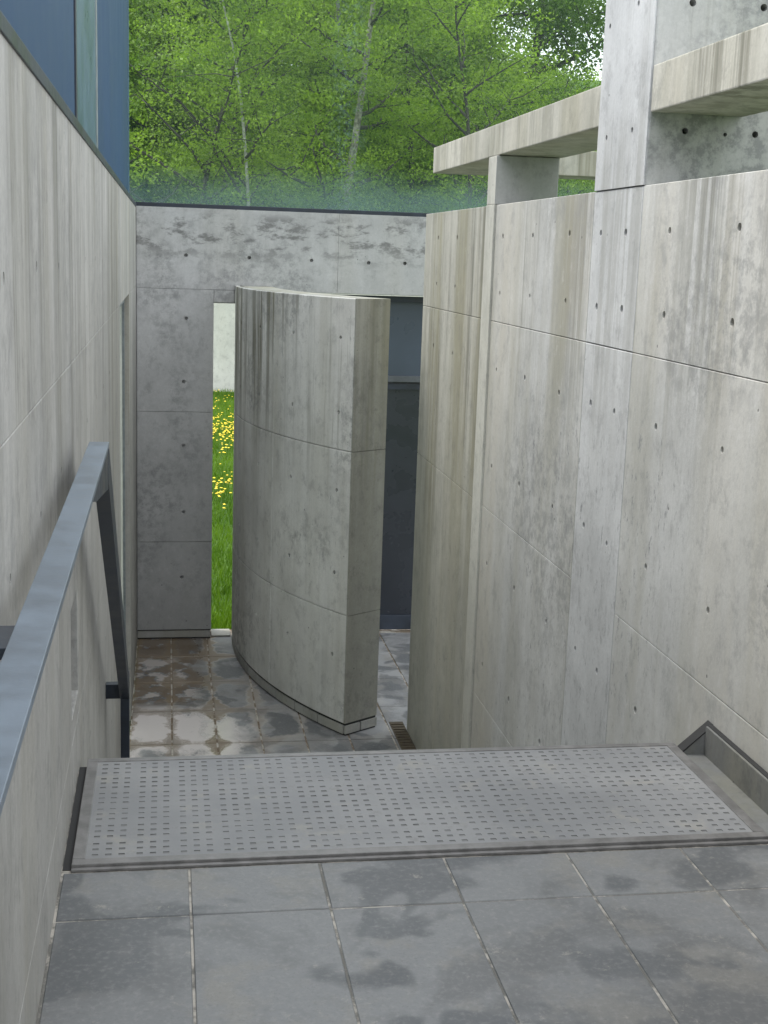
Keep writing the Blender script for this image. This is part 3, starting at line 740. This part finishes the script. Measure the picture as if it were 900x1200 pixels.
def cards(name, P, size, mat, tint, normal_up=0.3, aspect=0.55, parent=None, blades=False):
    """N small leaf faces at points P"""
    n = len(P)
    if blades:
        a = rng.uniform(0, 2 * np.pi, n); side = np.c_[np.cos(a), np.sin(a), np.zeros(n)]
        lean = np.c_[rng.normal(0, 0.3, n), rng.normal(0, 0.3, n), np.ones(n)]
        h = size[:, None]; wd = (0.07 * size)[:, None]
        V = np.stack([P - side * wd, P + side * wd, P + lean * h], 1).reshape(-1, 3); k = 3
    else:
        d = rng.normal(size=(n, 3)); d[:, 2] *= 0.8; d /= np.linalg.norm(d, axis=1)[:, None]
        e = rng.normal(size=(n, 3)); e -= (e * d).sum(1)[:, None] * d; e /= np.linalg.norm(e, axis=1)[:, None]
        s = size[:, None]
        V = np.stack([P - d * s, P + e * s * aspect, P + d * s, P - e * s * aspect], 1).reshape(-1, 3); k = 4
    me = bpy.data.meshes.new(name)
    me.vertices.add(len(V)); me.vertices.foreach_set('co', V.astype(np.float32).ravel())
    me.loops.add(n * k); me.loops.foreach_set('vertex_index', np.arange(n * k, dtype=np.int32))
    me.polygons.add(n); me.polygons.foreach_set('loop_start', np.arange(0, n * k, k, dtype=np.int32))
    me.polygons.foreach_set('loop_total', np.full(n, k, dtype=np.int32))
    at = me.attributes.new('tint', 'FLOAT', 'POINT'); at.data.foreach_set('value', np.repeat(tint, k).astype(np.float32))
    me.update(); me.materials.append(mat)
    return link(name, me, parent) if parent is not False else me

n = 70000
yy = 11.0 + (rng.uniform(0, 1, n) ** 1.5) * 19.9
xx = rng.uniform(-1.2, 3.5, n) + (yy - 11) * rng.uniform(-0.08, 0.12, n)
P = np.c_[xx, yy, np.full(n, LOW - 0.075)]
g = cards('lawn_grass', P, rng.uniform(0.05, 0.14, n), M['grass'], rng.uniform(0, 1, n), blades=True)
g['kind'] = 'stuff'; tag(g, 'short green grass of the lawn seen through the slit', 'grass')
# dandelions: two dense drifts and strays, small ruffled discs
bm = bmesh.new()
def disc(x, y, z, r):
    k = 7; a0 = random.random()
    c = bm.verts.new((x, y, z + r * 0.5)); rim = [bm.verts.new((x + r * math.cos(a0 + i * 2 * math.pi / k), y + r * math.sin(a0 + i * 2 * math.pi / k), z + random.uniform(-.2, .2) * r)) for i in range(k)]
    for i in range(k): bm.faces.new((c, rim[i], rim[(i + 1) % k]))
for cy, sy, cnt in ((23.4, 1.1, 720), (17.6, 0.65, 280), (28.5, 1.2, 90), (20.5, 3.2, 110)):
    for _ in range(cnt):
        y_ = random.gauss(cy, sy); x_ = random.uniform(-0.5, 1.8) + (y_ - 11) * 0.03
        if y_ < 11.5 or y_ > 30.8: continue
        disc(x_, y_, LOW + 0.045 + random.uniform(-.02, .03), random.uniform(0.014, 0.026))
me = bpy.data.meshes.new('dandelions'); bm.to_mesh(me); bm.free(); me.materials.append(M['dandelion'])
g = link('dandelion_flowers', me); g['kind'] = 'stuff'; tag(g, 'yellow dandelion flowers scattered over the lawn', 'flowers')

# ---- trees
def limb(bm, pts, rad, seg=7):
    rings = []
    for i, (p, r) in enumerate(zip(pts, rad)):
        a = (pts[min(i + 1, len(pts) - 1)] - pts[max(i - 1, 0)]).normalized()
        s = a.orthogonal().normalized(); t_ = a.cross(s)
        rings.append([bm.verts.new(p + (s * math.cos(2 * math.pi * k / seg) + t_ * math.sin(2 * math.pi * k / seg)) * r) for k in range(seg)])
    for a, b in zip(rings[:-1], rings[1:]):
        for k in range(seg):
            bm.faces.new((a[k], a[(k + 1) % seg], b[(k + 1) % seg], b[k]))
def path(p0, d, L, n, wob, up=0.0):
    pts = [Vector(p0)]; d = Vector(d).normalized()
    for _ in range(n):
        d = (d + Vector((random.gauss(0, wob), random.gauss(0, wob), random.gauss(0, wob) * 0.6 + up))).normalized()
        pts.append(pts[-1] + d * (L / n))
    return pts
def make_tree(seed, H, trunk_r, crown_w, nleaf, lm, bark, low=0.12, leafsize=0.10, lean=(0, 0)):
    random.seed(seed)
    bm = bmesh.new(); tips = []
    tr = path((0, 0, -0.4), (lean[0], lean[1], 1), H * 0.95, 10, 0.06, 0.05)
    limb(bm, tr, [trunk_r * (1 - 0.085 * i) for i in range(11)], 9)
    for k in range(15):
        f_ = low + (0.95 - low) * (k + random.random()) / 15
        idx = f_ * 10; i = min(9, int(idx)); p = tr[i].lerp(tr[i + 1], idx - i)
        a = random.uniform(0, 2 * math.pi); L = crown_w * (0.55 + 0.5 * math.sin(math.pi * min(1, f_ + 0.1))) * random.uniform(0.7, 1.15)
        b = path(p, (math.cos(a), math.sin(a), random.uniform(0.15, 0.9)), L, 6, 0.14, 0.04)
        r0 = trunk_r * (1 - f_) * 0.5 + 0.025
        limb(bm, b, [r0 * (1 - 0.14 * j) for j in range(7)], 5)
        tips += [(b[j], 0.45 + 0.25 * L * 0.2) for j in (2, 3, 4, 5, 6)]
        for _ in range(4):
            j = random.randint(1, 5); a2 = random.uniform(0, 2 * math.pi)
            q = path(b[j], (math.cos(a2), math.sin(a2), random.uniform(0, 0.8)), L * 0.5, 4, 0.2, 0.02)
            limb(bm, q, [r0 * 0.4 * (1 - 0.2 * m) for m in range(5)], 4)
            tips += [(q[m], 0.5) for m in (1, 2, 3, 4)]
    me = bpy.data.meshes.new('trunk'); bm.to_mesh(me); bm.free(); me.materials.append(M[bark]); me.materials.append(M['bark_dark'])
    me.polygons.foreach_set('material_index', [0 if i < 90 else 1 for i in range(len(me.polygons))])
    me.polygons.foreach_set('use_smooth', [True] * len(me.polygons))
    T = np.array([list(t[0]) for t in tips]); S = np.array([t[1] for t in tips])
    # flat sprays of leaves hung round the twigs
    nc = nleaf // 45
    ci = rng.integers(0, len(T), nc)
    cc = T[ci] + rng.normal(size=(nc, 3)) * (S[ci][:, None] * 0.8)
    tint = np.clip(rng.normal(0.5, 0.36, nc), 0, 1)
    P = np.repeat(cc, 45, 0) + rng.normal(size=(nc * 45, 3)) * np.array([0.30, 0.30, 0.10])
    cr = cards('crown', P, rng.uniform(0.6, 1.25, nc * 45) * leafsize, M[lm], np.clip(np.repeat(tint, 45) + rng.normal(0, 0.12, nc * 45), 0, 1), parent=False)
    return me, cr
protos = {
    'maple': make_tree(3, 12, 0.13, 3.8, 22000, 'leaf_bright', 'bark_dark', 0.12, 0.062),
    'broad': make_tree(5, 13, 0.20, 4.4, 32000, 'leaf_bright', 'bark_grey', 0.08, 0.065),
    'birch': make_tree(8, 14, 0.12, 2.6, 14000, 'leaf_bright', 'bark_pale', 0.35, 0.055),
    'dark': make_tree(12, 15, 0.24, 4.4, 52000, 'leaf_deep', 'bark_dark', 0.04, 0.075),
    'slim': make_tree(31, 12, 0.11, 3.4, 10000, 'leaf_bright', 'bark_dark', 0.25, 0.055, lean=(0.05, 0)),
    'slim_birch': make_tree(34, 13, 0.07, 2.2, 13000, 'leaf_bright', 'bark_pale', 0.3, 0.045),
    'stout': make_tree(37, 14, 0.17, 3.0, 26000, 'leaf_bright', 'bark_mottled', 0.2, 0.048),
    'shrub': make_tree(21, 5, 0.07, 2.2, 26000, 'leaf_bright', 'bark_grey', 0.02, 0.05),
}
random.seed(99)
def tree(kind, x, y, s, rz, label, name='broadleaf_tree', cat='tree', group='trees of the wood behind the glass'):
    tr, cr = protos[kind]
    r = thing(name, label, cat, (x, y, hill(x, y)), group)
    for nm, m in (('trunk', tr), ('crown', cr)):
        o = bpy.data.objects.new(nm, m); C.objects.link(o); o.parent = r
    r.rotation_euler = (0, 0, rz); r.scale = (s, s, s)
    return r
def at(px, y):                 # world x under picture column px at depth y, near eye level
    d = f + r2 * ((px - 450) / 1540.45) + d2 * ((150 - 600) / 1540.45)
    return d.x / d.y * y
near = [('slim', 208, 35, 1.0, 'slim dark-trunked tree left of centre behind the glass'),
        ('slim_birch', 297, 35.5, 1.0, 'slender pale birch left of the middle of the wood'),
        ('stout', 388, 36, 1.0, 'stout tree with mottled pale bark in the middle of the wood'),
        ('slim', 560, 36, 0.95, 'thin dark branching tree just left of the beam end'),
        ('slim', 600, 37.5, 0.75, 'thin dark branching tree just above the coping beam'),
        ('maple', 240, 40, 1.0, 'bright leafy tree between the slim dark trunk and the birch'),
        ('broad', 392, 42, 1.0, 'broad bright tree right behind the mottled trunk'),
        ('maple', 585, 42, 0.95, 'leafy tree filling the gap above the coping beam'),
        ('maple', 480, 42, 1.05, 'bright leafy tree between the grey trunk and the beam'),
        ('broad', 130, 41, 1.0, 'leafy tree showing beside the blue screen edge'),
        ('broad', 690, 43, 0.52, 'lower bright tree beside the tall concrete cross wall')]
for k, (kd, px, y_, s, lb) in enumerate(near):
    tree(kd, at(px, y_), y_, s, k * 1.3, lb, {'slim_birch': 'birch_tree'}.get(kd, 'broadleaf_tree'))
for k, px in enumerate((180, 255, 340, 430, 520, 600, 680)):
    y_ = 41.5 + (k % 3) * 0.9
    tree('shrub', at(px, y_), y_, 0.8 + 0.15 * (k % 2), k * 2.1, 'low bright bush in front of the wood, ' + ('leftmost, beside the blue screen', 'between the slim dark trunk and the birch', 'just right of the pale birch', 'just right of the mottled trunk', 'left of the coping beam end', 'behind the stub column', 'rightmost, behind the frame wall')[k], 'bush', 'bush', 'bushes along the front edge of the wood')
k = 0
for row, y0 in enumerate((48, 56, 66)):
    for px in range(70 + row * 25, 800, 105 - row * 12):
        y_ = y0 + random.uniform(-2, 2); k += 1
        if px > 600 and row > 0: continue
        if px > 620: y_ += 3
        kd = ('dark', 'broad', 'dark', 'maple')[k % 4]
        if px > 620: kd = 'maple'
        where = [w_ for lim, w_ in ((165, 'beside the edge of the blue screen'), (255, 'behind the slim dark trunk'), (345, 'behind the pale birch'), (440, 'behind the mottled pale trunk'), (560, 'above the end of the coping beam'), (650, 'above the stub column'), (999, 'beside the tall cross wall')) if px < lim][0]
        lab = {'dark': 'deep green', 'broad': 'broad bright green', 'maple': 'loose yellow-green'}[kd] + ' tree, ' + ('second', 'third', 'farthest')[row] + ' row, ' + where
        tree(kd, at(px, y_) + random.uniform(-1, 1), y_, random.uniform(0.95, 1.25) * (0.42 if px > 620 else 1), random.uniform(0, 6), lab, group='trees deeper in the wood')

# the builders above were given world coordinates; parts keep their place under the moved empties
bpy.context.view_layer.update()
